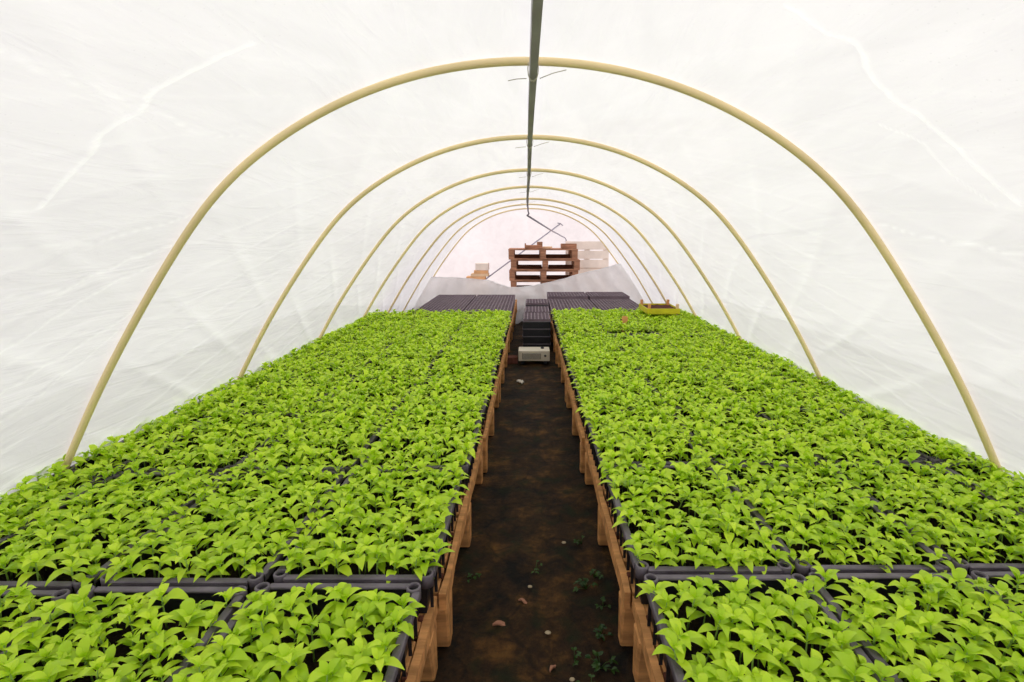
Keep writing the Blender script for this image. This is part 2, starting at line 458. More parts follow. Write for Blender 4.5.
# ------------------------------------------------------------------ hoops and ridge bar
ORD = ['nearest', 'second', 'third', 'fourth', 'fifth', 'sixth', 'farthest']
for i, Y in enumerate(HOOPS):
    P = []
    for s in np.linspace(ARC[0], ARC[-1], 120):
        x, z = prof_at(s, Y); 
        wob = 0.006 * math.sin(s * 2.3 + i * 1.7)
        P.append((float(x), Y + wob, max(float(z), 0.0)))
    mb = MB(); mb.tube(P, 0.0120 if i < 5 else 0.010, n=14)
    extra = ['curving over the front of the benches', 'behind the nearest one', 'standing mid tunnel', 'standing past mid tunnel',
             'near the far end of the green seedlings', 'beside the empty plug trays', 'carrying the sagging end curtain']
    o = mb.build('tunnel_hoop', M['hoop'], smooth=True)
    tag(o, f'{ORD[i]} yellowish plastic pipe hoop, {extra[i]}', 'hoop', 'pipe hoops holding up the tunnel film')

rb = empty('ridge_bar', (0, 0, 0))
tag(rb, 'long grey flat metal bar running under the crown of the tunnel hoops', 'bar')
mb = MB()
Yk = [0.2, .8, 1.4, 2.0, 2.78, 3.4, 4.0, 4.96, 5.6, 6.2, 6.9]
Z = [apex(y) - 0.021 - .014 for y in Yk]
X = [0.024 - 0.0085 * y + 0.002 * math.sin(y * 2) for y in Yk]
b = 0
for k, (y, z, x) in enumerate(zip(Yk, Z, X)):
    tw = 0.15 * math.sin(y * 1.1)
    for (dx, dz) in ((-.0112, -.008), (.0112, -.008), (.0112, .008), (-.0112, .008)):
        mb.v.append((x + dx * math.cos(tw) - dz * math.sin(tw), y, z + dx * math.sin(tw) + dz * math.cos(tw)))
for k in range(len(Yk) - 1):
    for q in range(4): mb.f.append((k*4 + q, k*4 + (q+1) % 4, (k+1)*4 + (q+1) % 4, (k+1)*4 + q))
mb.f.append((3, 2, 1, 0)); e = (len(Yk) - 1) * 4; mb.f.append((e, e+1, e+2, e+3))
mb.build('bar', M['bar'], rb)
mb = MB(); mb.tube([(-.028, 6.9, apex(6.9) - .035), (-.026, 7.05, apex(7) - .09), (-.015, 7.1, apex(7) - .125), (-.035, 7.12, apex(7) - .14)], .010, n=8)
mb.build('hook', M['bar'], rb, True)
for Y in HOOPS[:5]:
    x = float(np.interp(Y, Yk, X)); z = apex(Y) - .018
    mb = MB()
    for q in range(3):
        P = []
        for k in range(16):
            t = 2 * math.pi * k / 16
            P.append((x + .016 * math.cos(t), Y + (.006 * (q - 1)) + .004 * math.sin(t * 2), z - .004 + .034 * math.sin(t)))
        mb.tube(P, .0014, n=5, closed=True)
    mb.tube([(x - .02, Y, z - .03), (x - .05, Y - .01, z - .034), (x - .075, Y, z - .036)], .0013, n=5)
    mb.tube([(x + .02, Y, z - .03), (x + .06, Y - .01, z - .018), (x + .10, Y, z - .006)], .0013, n=5)
    mb.build('tie_wire', M['wire'], rb, True)

# ------------------------------------------------------------------ pallets under the benches
def pallet_meshes(wx, ly, h, nb, wood_seed, rails=False, band=False):
    """deck boards run across (x), stringers along y; returns list of (name, MB)"""
    rnd = random.Random(wood_seed)
    out = []; pitch = ly / nb; ins = .024 if rails else 0.0
    for k in range(nb):
        m = MB(); wdt = pitch - 0.022 + rnd.uniform(-.006, .006); y0 = k * pitch + 0.011
        m.box(-wx/2 + ins, wx/2 - ins, y0, y0 + wdt, h - .020, h, .002); out.append(('deck_board', m))
    if rails:                      # rough board set on edge along each long side
        for s_ in (-1, 1):
            m = MB(); n = 12; hh = .044
            for k in range(n + 1):
                y = .003 + (ly - .006) * k / n
                t = rnd.uniform(.013, .022); lo = rnd.uniform(-.005, .006); up_ = rnd.uniform(-.002, .004); o_ = rnd.uniform(-.003, .001)
                X0, X1 = wx/2 + o_, wx/2 + o_ - t
                m.v += [(s_*X0, y, h - hh + lo), (s_*X0, y, h + up_), (s_*X1, y, h + up_), (s_*X1, y, h - hh + lo)]
            for k in range(n):
                for q in range(4): m.f.append((k*4 + q, k*4 + (q+1) % 4, (k+1)*4 + (q+1) % 4, (k+1)*4 + q))
            m.f.append((3, 2, 1, 0)); e = n*4; m.f.append((e, e+1, e+2, e+3))
            out.append(('edge_board', m))
            for y in (.07, .27, .47, .62, .80, .97):
                m = MB(); m.box(s_*(wx/2 - .026) - .006, s_*(wx/2 - .026) + .006, y, y + .016, h - .012, h + .007, .002); out.append(('peg', m))
        zt = h - .046
        m = MB(); m.box(-.05, .05, 0.003, ly - .003, h - .042, h - .0205, .002); out.append(('stringer_board', m))
        for x in (-wx/2, wx/2 - .06):
            for y in (.010, ly/2 - .05, ly - .11):   # rough sawn blocks, leaning a little
                m = MB(); q = rnd.uniform(-.006, .006); w0 = rnd.uniform(.075, .105)
                m.box(x, x + .06, y + q, y + w0 + q, .0, zt - .0005, .005)
                k0 = rnd.uniform(.25, .7)
                m.v = [(vx, vy + (k0 * w0 * .6 * (1 - vz / zt) if vy < y + q + w0/2 else -(1 - k0) * w0 * .35 * (1 - vz / zt)), vz) for vx, vy, vz in m.v]
                out.append(('block', m))
        for y in (.010, ly/2 - .05, ly - .11):
            m = MB(); m.box(-.05, .05, y, y + .10, 0, h - .0425, .004); out.append(('block', m))
        return out
    bl0 = .0185
    for x in (-wx/2 + .001, -.05, wx/2 - .101):
        m = MB(); m.box(x, x + .1, 0.003, ly - .003, h - .042, h - .0205, .002); out.append(('stringer_board', m))
        for y in (0.004, ly/2 - .07, ly - .134):
            m = MB(); q = rnd.uniform(-.004, .004)
            m.box(x + .002, x + .098, y + q, y + .13 + q, bl0, h - .0425, .004); out.append(('block', m))
    for y in (0.004, ly/2 - .055, ly - .115):
        m = MB(); m.box(-wx/2 + .005, wx/2 - .005, y, y + .10, 0, .018, .002); out.append(('bottom_board', m))
    if band:                       # added dark boards that paint shade into the lower half of the openings
        for xx in (-wx/2 + .105, .055):
            m = MB(); m.box(xx, xx + wx/2 - .165, .24, .262, .0185, .080, .002); out.append(('shade_board', m))
    return out
LY = 1.06
POS = ['nearest the camera', 'second from the camera', 'third from the camera', 'fourth from the camera', 'fifth from the camera', 'sixth from the camera', 'at the far end']
WP = 1.42
def wood_of(n): return M['darkwood_shade'] if n in ('peg', 'shade_board', 'deck_board_dark') else M['wood']
pm = [(n, m.mesh(n, wood_of(n))) for n, m in pallet_meshes(WP, LY, .19, 8, 3, True)]
pm2 = [(n, m.mesh(n, wood_of(n))) for n, m in pallet_meshes(1.14, LY, .19, 8, 4, True)]
def inner(side, Y):
    """x of a bench's aisle edge: both benches close in on the aisle a little further back"""
    return float(np.interp(Y, [.85, 1.4, 1.9, 3.5, 5.5], [.247, .226, .213, .203, .193] if side < 0 else [.265, .254, .248, .238, .226]))
for side in (-1, 1):
    for k in range(7):
        y = 0.13 + k * (LY + .004)
        pw = WP if k < 5 else 1.14
        xx = side * (inner(side, y + .5) + pw/2 + .003 * math.sin(k * 2.4 + side))
        r = empty('wooden_pallet', (xx, y, 0), random.uniform(-.004, .004))
        tag(r, f"rough orange-brown wooden pallet under the {'left' if side < 0 else 'right'} bench, {POS[k]}", 'pallet', 'low pallets carrying the seedling benches')
        for n, me in (pm if k < 5 else pm2): link(n, me, r)

# ------------------------------------------------------------------ seedlings
def leaf(mb, base, az, L, W, rise, droop, nseg=5, roll=0.0):
    """one ovate leaf arching out from base; folded a little along the midrib"""
    b = len(mb.v); ca, sa = math.cos(az), math.sin(az)
    r = 0.0; z = 0.0; ang = rise
    rows = []
    for k in range(nseg + 1):
        t = k / nseg
        wd = W * (math.sin(math.pi * min(1, t ** 0.82)) ** 1.05 if 0 < t < 1 else 0.0) + (0.0012 if t < 1 else 0.0)
        rows.append((r, z, wd, ang))
        step = L / nseg
        r += math.cos(ang) * step; z += math.sin(ang) * step
        ang -= droop / nseg
    for k, (r, z, wd, ang) in enumerate(rows):
        fold = 0.22 * wd
        for sgn in (-1, 0, 1):
            lx, ly_, lz = r - (0 if sgn == 0 else -math.sin(ang) * fold), sgn * wd / 2, z + (0 if sgn == 0 else fold * math.cos(ang))
            lz += roll * ly_
            mb.v.append((base[0] + lx * ca - ly_ * sa, base[1] + lx * sa + ly_ * ca, base[2] + lz))
    for k in range(nseg):
        for q in (0, 1):
            mb.f.append((b + k*3 + q, b + (k+1)*3 + q, b + (k+1)*3 + q + 1, b + k*3 + q + 1))
def seedling_meshes(n, nseg, stem_sides, seed0):
    out = []
    for i in range(n):
        rnd = random.Random(seed0 + i)
        H = rnd.uniform(.078, .106); lean = rnd.uniform(0, .010); la = rnd.uniform(0, 6.28)
        top = (lean * math.cos(la), lean * math.sin(la), H)
        fm = MB(); a0 = rnd.uniform(0, math.pi)
        # lower pair (large), upper crossed pair, and small heart leaves
        for (frac, L0, W0, rz0, dr0, off) in ((.72, .052, .0180, .80, 1.75, 0.3), (.86, .053, .0180, .90, 1.95, math.pi/2), (.98, .044, .0165, 1.1, 1.95, .2), (1.0, .026, .011, 1.3, 1.0, 1.2)):
            for sgn in (0, 1):
                az = a0 + off + sgn * math.pi + rnd.uniform(-.35, .35)
                sc = rnd.uniform(.82, 1.18)
                leaf(fm, (top[0]*frac, top[1]*frac, H*frac), az, L0*sc, W0*sc*rnd.uniform(.9, 1.1), rz0 + rnd.uniform(-.3, .3), dr0 + rnd.uniform(-.35, .45), nseg, rnd.uniform(-.3, .3))
        sm = MB()
        if stem_sides >= 5:
            P = [(0, 0, -.004), (top[0]*.3, top[1]*.3, H*.5), top]
            sm.tube(P, [.0020, .0017, .0012], n=stem_sides)
            for q, fr in enumerate((.80, .80)):   # little leaf joints
                z = H * fr; sm.lathe([(.0018, z - .002), (.0028, z), (.0018, z + .002)], top[0]*fr, top[1]*fr, 6, False)
            out.append((fm.mesh('seedling', M['leaf'], True), sm.mesh('stem', M['stem'], True)))
        else:
            bidx = len(fm.v)
            P = [(0, 0, -.004), top]
            f0 = len(fm.f); fm.tube(P, .0018, n=3, cap=False)
            me = fm.mesh('seedling', [M['leaf'], M['stem']], True)
            mi = [0] * f0 + [1] * (len(fm.f) - f0); me.polygons.foreach_set('material_index', mi)
            out.append((me, None))
    return out
SD_NEAR = seedling_meshes(14, 6, 6, 100)
SD_MID = seedling_meshes(12, 4, 3, 300)
SD_FAR = seedling_meshes(10, 3, 3, 500)

# ------------------------------------------------------------------ planted trays
TH = .115                                    # tray height
def tray_meshes(W, D):
    """open black crate with a flanged rim, ribbed walls and a hollow round socket in each corner"""
    body = MB(); t = .003
    x, y = W/2 - .014, D/2 - .014; xi, yi = x - t, y - t
    x2, y2 = x - .010, y - .010                # tapers to the bottom
    def ring(a, b_, z): return [(-a, -b_, z), (a, -b_, z), (a, b_, z), (-a, b_, z)]
    R = [ring(x2, y2, .002), ring(x, y, TH - .004), ring(xi, yi, TH - .004), ring(x2 - t, y2 - t, .006)]
    for r in R: body.v += r
    for k in range(3):
        for q in range(4): body.f.append((k*4 + q, k*4 + (q+1) % 4, (k+1)*4 + (q+1) % 4, (k+1)*4 + q))
    body.f.append((3, 2, 1, 0)); body.f.append((12, 13, 14, 15))
    nr = max(3, int(W / .055))                 # outside ribs
    for k in range(nr):
        xx = -x2 + .02 + (2*x2 - .04) * k / (nr - 1)
        for s in (-1, 1): body.box(xx - .0015, xx + .0015, s*y - .004 if s > 0 else s*y - .004, s*y + .004, .004, TH - .012)
    nr = int(D / .055)
    for k in range(nr):
        yy = -y2 + .02 + (2*y2 - .04) * k / (nr - 1)
        for s in (-1, 1): body.box(s*x - .004, s*x + .004, yy - .0015, yy + .0015, .004, TH - .012)
    rim = MB()
    rw = .018; X, Y = W/2 - .002, D/2 - .002; g = .030
    rim.box(-X + g, X - g, -Y, -Y + rw, TH - .007, TH, .002); rim.box(-X + g, X - g, Y - rw, Y, TH - .007, TH, .002)
    rim.box(-X, -X + rw, -Y + g, Y - g, TH - .007, TH, .002); rim.box(X - rw, X, -Y + g, Y - g, TH - .007, TH, .002)
    # down-turned lip
    rim.box(-X + g, X - g, -Y, -Y + .003, TH - .018, TH - .006); rim.box(-X + g, X - g, Y - .003, Y, TH - .018, TH - .006)
    rim.box(-X, -X + .003, -Y + g, Y - g, TH - .018, TH - .006); rim.box(X - .003, X, -Y + g, Y - g, TH - .018, TH - .006)
    sock = MB()
    sock.lathe([(.0125, TH - .03), (.0165, TH - .03), (.0172, TH + .002), (.0155, TH + .004), (.0120, TH + .004), (.0115, TH - .002)], 0, 0, 20)
    soil = MB(); n = 9; rnd = random.Random(int(W * 1000))
    for j in range(n + 1):
        for i in range(n + 1):
            soil.v.append((-xi + .007 + (2*xi - .014) * i / n, -yi + .007 + (2*yi - .014) * j / n, .050 + rnd.uniform(-.003, .003)))
    for j in range(n):
        for i in range(n):
            b = j*(n+1) + i; soil.f.append((b, b+1, b+n+2, b+n+1))
    return (body.mesh('crate_body', M['black']), rim.mesh('rim', M['rim']), sock.mesh('corner_socket', M['rim'], True), soil.mesh('soil', M['soil'], True))
TM = {.397: tray_meshes(.397, .602), .185: tray_meshes(.185, .602)}
COLN = ['column beside the aisle', 'second column from the aisle', 'third column from the aisle', 'narrow outer column by the film']
ROWN = ['nearest row', 'second row', 'third row', 'fourth row', 'fifth row', 'sixth row', 'seventh row', 'farthest planted row']
PZ = .190
rt = random.Random(21)
def planted_tray(side, col, row, x, y, W):
    r = empty('seedling_tray', (x, y, PZ + .0005), rt.uniform(-.004, .004))
    sd = 'left' if side < 0 else 'right'
    tag(r, f'tray of green seedlings, {sd} bench, {ROWN[row]}, {COLN[col]}', 'seedling tray', f'planted trays on the {sd} bench')
    body, rim, sock, soil = TM[W]
    link('crate_body', body, r); link('rim', rim, r); link('soil', soil, r)
    for sx in (-1, 1):
        for sy in (-1, 1): link('corner_socket', sock, r, (sx * (W/2 - .020), sy * (.602/2 - .020), 0))
    nx = 9 if W > .3 else 5
    ny = 11
    SD = SD_NEAR if row < 2 else (SD_MID if row < 4 else SD_FAR)
    mg = .070 if row < 2 else .046
    ux, uy = W - (.058 if row == 0 else .044), .602 - mg - (.035 if row == 0 else .012 if row == 1 else 0)
    for j in range(ny):
        for i in range(nx):
            px = -ux/2 + ux * i / (nx - 1) + rt.uniform(-.009, .009)
            py = -uy/2 + uy * j / (ny - 1) + rt.uniform(-.010, .010) - (.022 if row == 0 else -.006 if row == 1 else 0)
            if rt.random() < .02: continue
            if side > 0 and col == 1 and (row == 5 and j >= 9 or row == 6 and j == 0): continue
            me, st = rt.choice(SD)
            o = link('seedling', me, r, (px, py, .050), rt.uniform(0, 6.28))
            e = abs(2 * i / (nx - 1) - 1)
            sc = rt.uniform(.86, 1.14); wx = 1.08 if row < 2 else 1.14; o.scale = (sc * wx, sc * wx, sc * (.86 if row == 0 else .84 if row == 1 else .95))
            o.rotation_euler.x = rt.uniform(-.14, .14); o.rotation_euler.y = rt.uniform(-.14, .14)
            if st: link('stem', st, o)
RP = .612
for side in (-1, 1):
    for col in range(4):
        W = .397 if col < 3 else .185
        for row in range(8):
            if row == 0 and col == 3: continue       # never in view
            yb = 1.098 if side < 0 else 1.130        # line between the first two rows
            if side < 0: yb -= .012 * col
            if side > 0: yb += .006 * col
            y = yb - RP/2 + row * RP - .001
            if side > 0 and row >= 6: y += .05       # a gap opens on the right bench
            x_in = inner(side, .79 + row * RP) + .008
            pitch = (1.470 if side < 0 else 1.480) / 3 - x_in / 3
            xo = x_in + col * min(pitch, .424) + W/2 + (.001 * math.sin(row * 2.3 + col) if col else 0)
            planted_tray(side, col, row, side * xo, y, W)

# ------------------------------------------------------------------ empty plug trays
def plug_mesh(W, D, h, nx, ny):
    fr = MB(); bar = .010; t = .004
    px, py = (W - .012) / nx, (D - .012) / ny
    # walls + bottom
    fr.box(-W/2, W/2, -D/2, -D/2 + t, 0, h - .003); fr.box(-W/2, W/2, D/2 - t, D/2, 0, h - .003)
    fr.box(-W/2, -W/2 + t, -D/2 + t, D/2 - t, 0, h - .003); fr.box(W/2 - t, W/2, -D/2 + t, D/2 - t, 0, h - .003)
    # top grid
    for i in range(nx + 1):
        x = -W/2 + .006 + i * px; fr.box(x - bar/2, x + bar/2, -D/2 - .001, D/2 + .001, h - .004, h)
    for j in range(ny + 1):
        y = -D/2 + .006 + j * py; fr.box(-W/2 - .001, W/2 + .001, y - bar/2, y + bar/2, h - .0045, h - .0004)
    cells = MB()
    for i in range(nx):
        for j in range(ny):
            x0 = -W/2 + .006 + i*px + .004; x1 = x0 + px - .008; y0 = -D/2 + .006 + j*py + .004; y1 = y0 + py - .008
            c = .006; b = len(cells.v)
            cells.v += [(x0, y0, h - .003), (x1, y0, h - .003), (x1, y1, h - .003), (x0, y1, h - .003), (x0 + c, y0 + c, .004), (x1 - c, y0 + c, .004), (x1 - c, y1 - c, .004), (x0 + c, y1 - c, .004)]
            for q in range(4): cells.f.append((b + q, b + 4 + q, b + 4 + (q+1) % 4, b + (q+1) % 4))
            cells.f.append((b + 4, b + 5, b + 6, b + 7))
    return fr.mesh('frame', M['cell']), cells.mesh('cells', M['hole'])
PL = plug_mesh(.522, .535, .055, 13, 13)
PL2 = plug_mesh(.522, .535, .070, 13, 13)
def plug_tray(x, y, z, label, group, pl=PL, rz=0, name='plug_tray', cat='plug tray'):
    r = empty(name, (x, y, z), rz)
    tag(r, label, cat, group)
    link('frame', pl[0], r); link('cells', pl[1], r)
    return r
for side in (-1, 1):
    sd = 'left' if side < 0 else 'right'
    x0 = .200 if side < 0 else .232
    for c in range(2):
        for k in range(3):
            y = 5.56 + .545 * k + .275 + (0.05 if side > 0 else 0) + (.03 if side > 0 and k == 2 else 0)
            x = side * (x0 + .268 + .546 * c)
            lv = 2
            cw = 'inner' if c == 0 else 'outer'
            kw = ['front', 'middle', 'back'][k]
            for q in range(lv):
                lw = 'upper' if q == lv - 1 else 'lower'
                plug_tray(x, y, PZ + .001 + (.0715 if side > 0 and k == 2 else .0565) * q, f'empty dark plug tray past the plants on the {sd} bench, {cw} {kw}, {lw} one', 'empty plug trays behind the seedlings', PL2 if side > 0 and k == 2 else PL, rz=rt.uniform(-.006, .006))
# stacks of black crates standing in the aisle
def aisle_crate(W, D, h):
    m = MB(); t = .004
    m.box(-W/2, W/2, -D/2, -D/2 + t, 0, h - .006); m.box(-W/2, W/2, D/2 - t, D/2, 0, h - .006)
    m.box(-W/2, -W/2 + t, -D/2 + t, D/2 - t, 0, h - .006); m.box(W/2 - t, W/2, -D/2 + t, D/2 - t, 0, h - .006)
    m.box(-W/2 + t, W/2 - t, -D/2 + t, D/2 - t, 0, .004)
    lip = MB()
    for (a, b, c, d) in ((-W/2 - .004, W/2 + .004, -D/2 - .004, -D/2 + .006), (-W/2 - .004, W/2 + .004, D/2 - .006, D/2 + .004),
                         (-W/2 - .004, -W/2 + .006, -D/2 + .006, D/2 - .006), (W/2 - .006, W/2 + .004, -D/2 + .006, D/2 - .006)):
        lip.box(a, b, c, d, h - .010, h - .001, .0015)
    rb_ = MB()
    for k in range(6):
        x = -W/2 + .02 + (W - .04) * k / 5
        rb_.box(x - .003, x + .003, -D/2 - .003, -D/2, .006, h - .012)
    return m.mesh('crate_body', M['black']), lip.mesh('rim', M['rim']), rb_.mesh('rib', M['black'])
AC = aisle_crate(.268, .43, .074)
PS = plug_mesh(.262, .43, .020, 7, 11)
DEP = ['front stack', 'middle stack', 'back stack']
for k, (yc, xc) in enumerate(((5.165, .066), (5.66, .078), (6.36, .084))):
    for q in range(4):
        r = empty('stacking_crate', (xc + rt.uniform(-.003, .003), yc, .001 + .0745 * q), rt.uniform(-.008, .008))
        tag(r, f'black stacking crate in the aisle behind the heater, {DEP[k]}, {["bottom", "second from bottom", "third from bottom", "top"][q]}', 'crate', 'black crates stacked in the aisle')
        for n, me in zip(('crate_body', 'rim', 'rib'), AC): link(n, me, r)
    plug_tray(xc, yc, .001 + .0745 * 4, f'small empty plug tray capping the {DEP[k]} of crates in the aisle', 'plug trays on the aisle stacks', PS)

# ------------------------------------------------------------------ heater, brick, scraps in the aisle
ht = empty('fan_heater', (.036, 4.50, 0))
tag(ht, 'small cream box heater with a grey grille on the aisle floor before the black crates', 'heater')
mb = MB(); mb.box(-.138, .138, -.085, .085, .03, .122, .003); mb.build('housing', M['cream'], ht)
mb = MB(); mb.box(-.105, .060, -.0885, -.0845, .048, .102, .001)
mb.build('grille', M['grille'], ht)
for k in range(6):
    mb = MB(); z = .053 + k * .0088; mb.box(-.102, .057, -.0925, -.0885, z, z + .003); mb.build('slat', M['cream'], ht)
for s in (-1, 1):
    mb = MB(); mb.box(s*.10 - .015, s*.10 + .015, -.08, .08, 0, .0295, .003); mb.build('foot', M['black'], ht)
mb = MB(); mb.lathe([(.0, .1222), (.016, .1222), (.016, .130), (.013, .133), (.0, .133)], .075, .02, 16); mb.build('knob', M['black'], ht, True)
mb = MB(); mb.lathe([(.0, .0), (.011, .0), (.009, .010), (.0, .010)], 0, 0, 14)
o = mb.build('dial', M['grille'], ht, True); o.location = (.098, -.085, .078); o.rotation_euler = (math.pi/2, 0, 0)

mb = MB(); mb.box(-.05, .05, -.045, .045, 0, .06, .004)
for k in range(3): mb.box(-.035 + k*.026, -.021 + k*.026, -.047, -.044, .015, .045)
o = mb.build('brick', M['brick']); o.location = (-.165, 4.47, 0); o.rotation_euler.z = .2
tag(o, 'dull red brick on the ground left of the cream heater', 'brick')
def scrap(x, y, sx, sy, seed, label, mat='paper'):
    rnd = random.Random(seed); mb = MB(); n = 6
    for j in range(n + 1):
        for i in range(n + 1):
            u, v = i/n - .5, j/n - .5
            k = 1 - .35 * rnd.random() * (abs(u) + abs(v))
            mb.v.append((u*sx*k, v*sy*k, .012 + .02 * noise.noise(Vector((u*4 + seed, v*4, seed)))))
    top = len(mb.v)
    mb.v += [(a, b, c - .003) for a, b, c in mb.v[:top]]
    for j in range(n):
        for i in range(n):
            b = j*(n+1) + i; mb.f.append((b, b+1, b+n+2, b+n+1)); mb.f.append((top+b, top+b+n+1, top+b+n+2, top+b+1))
    o = mb.build('crumpled_scrap', M[mat], smooth=True); o.location = (x, y, -.006); o.rotation_euler.z = seed
    tag(o, label, 'scrap')
scrap(-.075, 3.86, .09, .05, 2, 'crumpled whitish scrap lying on the aisle floor in front of the heater')

def pebble(x, y, r, seed, label):
    mb = MB(); n = 8; m = 6
    for i in range(m + 1):
        for k in range(n):
            t, p = math.pi * i / m, 2 * math.pi * k / n
            q = r * (1 + .3 * noise.noise(Vector((math.cos(p) + seed, math.sin(p), t))))
            mb.v.append((q * math.sin(t) * math.cos(p) * 1.3, q * math.sin(t) * math.sin(p), q * math.cos(t) * .55))
    for i in range(m):
        for k in range(n): mb.f.append((i*n + k, (i+1)*n + k, (i+1)*n + (k+1) % n, i*n + (k+1) % n))
    o = mb.build('pebble', M['stone'], smooth=True); o.location = (x, y, r * .25)
    tag(o, label, 'pebble', 'pale pebbles on the aisle floor')
for (x, y, r, s, l) in ((.126, 1.722, .007, 1, 'pale pebble up the aisle near the right bench, farthest of the bright pebbles'),
                        (.052, 1.28, .007, 2, 'pale tan pebble in the middle of the aisle near the camera'),
                        (.108, 1.121, .006, 3, 'pale pebble at the bottom edge of the picture in the aisle'),
                        (.0, 1.478, .006, 4, 'pale pebble mid aisle between the two nearest benches')):
    pebble(x, y, r, s, l)

def chip(x, y, L, W, rz, label):
    mb = MB(); n = 6
    for k in range(n + 1):
        t = k / n; w_ = W * (0.35 + math.sin(math.pi * t)) / 1.35; z = .006 + .006 * math.sin(t * 5)
        mb.v += [(-L/2 + L*t, -w_/2, z), (-L/2 + L*t, w_/2, z), (-L/2 + L*t, w_/2, z - .005), (-L/2 + L*t, -w_/2, z - .005)]
    for k in range(n):
        for q in range(4): mb.f.append((k*4 + q, k*4 + (q+1) % 4, (k+1)*4 + (q+1) % 4, (k+1)*4 + q))
    mb.f.append((0, 1, 2, 3)); e = n*4; mb.f.append((e+3, e+2, e+1, e))
    o = mb.build('bark_chip', M['oldwood']); o.location = (x, y, -.004); o.rotation_euler.z = rz
    tag(o, label, 'wood chip', 'bark chips in the aisle')
chip(-.085, 1.315, .05, .016, .1, 'brown bark chip on the dark aisle floor, left of centre')
chip(-.02, 1.41, .035, .010, -.4, 'thin brown bark chip just past the left-hand one')
chip(.06, 1.16, .03, .010, 1.0, 'small brown bark chip near the bottom of the aisle')

def weed(x, y, n, size, seed, label):
    rnd = random.Random(seed); r = empty('weed', (x, y, -.004), rnd.uniform(0, 6))
    tag(r, label, 'weed', 'small weeds along the aisle')
    fm = MB(); sm = MB()
    for k in range(n):
        a = rnd.uniform(0, 6.28); d = size * rnd.uniform(.1, .8); h = size * rnd.uniform(.15, .6)
        p = (d * math.cos(a), d * math.sin(a), h)
        sm.tube([(0, 0, 0), (p[0]*.5, p[1]*.5, h*.8), p], [.0012, .001, .0007], n=4)
        for q in range(3):
            leaf(fm, p, a + rnd.uniform(-1.3, 1.3), size*rnd.uniform(.3, .5), size*rnd.uniform(.16, .26), rnd.uniform(-.1, .6), rnd.uniform(.3, 1.0), 4)
    fm.build('foliage', M['weed'], r, True); sm.build('stem', M['weed'], r, True)
WD = [(.182, 1.473, 9, .040, 'low green weed at the right side of the aisle beside a pallet block'),
      (.215, 1.53, 7, .035, 'small weed tucked against the right pallet, just past the low one'),
      (.225, 1.39, 6, .030, 'single leafy weed touching the right pallet in mid aisle'),
      (.20, 1.273, 9, .038, 'weed patch on the right of the aisle in front of a pallet block'),
      (.185, 1.16, 10, .045, 'leafiest weed at the lower right corner of the aisle'),
      (.155, 1.10, 8, .035, 'weed at the bottom edge of the aisle, right of centre'),
      (.12, 1.19, 6, .028, 'tiny weed right of centre near the bottom of the aisle'),
      (.02, 1.575, 5, .026, 'tiny bright weed in the middle of the aisle beyond the bark chips'),
      (-.195, 1.52, 6, .030, 'small weed at the left side of the aisle by the pallet'),
      (.19, 1.72, 6, .030, 'small weed by the right pallet, farthest of the nearby weeds')]
for i, a in enumerate(WD): weed(a[0], a[1], a[2], a[3], 40 + i, a[4])

# small orange plant label among the seedlings
mb = MB(); mb.box(-.02, .02, -.001, .001, 0, .16, .0005); mb.quad([(-.02, -.001, .16), (.02, -.001, .16), (.02, .001, .16), (-.02, .001, .16)])
mb.box(-.028, .028, -.002, -.001, .115, .155)
o = mb.build('plant_label', M['orange']); o.location = (.845, 4.58, PZ + .055); o.rotation_euler = (-.12, .1, .1)
tag(o, 'small orange plant label sticking out of the green seedlings on the right bench', 'plant label')

# ------------------------------------------------------------------ yellow nursery box on the right bench
yb = empty('wooden_box', (1.30, 5.16, .357), .0)
tag(yb, 'shallow yellow wooden box with orange corner posts set on the seedlings of the right bench', 'box')
W, D, Hh = .32, .40, .062
mb = MB(); mb.box(-W/2, W/2, -D/2, -D/2 + .010, .012, Hh, .0015); mb.build('front_panel', M['yellow'], yb)
mb = MB(); mb.box(-W/2, W/2, D/2 - .010, D/2, .012, Hh, .0015); mb.build('back_panel', M['yellow'], yb)
for s in (-1, 1):
    mb = MB(); mb.box(s*(W/2 - .005) - .005, s*(W/2 - .005) + .005, -D/2 + .0105, D/2 - .0105, .012, Hh, .0015); mb.build('side_panel', M['yellow'], yb)
mb = MB(); mb.box(-W/2 + .01, W/2 - .01, -D/2 + .011, D/2 - .011, .004, .0115); mb.build('base', M['yellow'], yb)
mb = MB(); n = 10; rnd = random.Random(2)
for j in range(n + 1):
    for i in range(n + 1): mb.v.append((-W/2 + .011 + (W - .022) * i/n, -D/2 + .012 + (D - .024) * j/n, .050 + rnd.uniform(-.004, .004)))
for j in range(n):
    for i in range(n): b = j*(n+1) + i; mb.f.append((b, b+1, b+n+2, b+n+1))
mb.build('soil', principled('red_brown_compost', (.10, .035, .025), .9, .1, .4, 40, .8, 60), yb, True)
for sx in (-1, 1):
    for sy in (-1, 1):
        mb = MB(); x, y = sx*(W/2 - .0235), sy*(D/2 - .0235); mb.box(x - .0125, x + .0125, y - .0125, y + .0125, .0, .105, .002)
        mb.build('corner_post', M['orange'] if not (sx > 0 and sy < 0) else M['palewood'], yb)

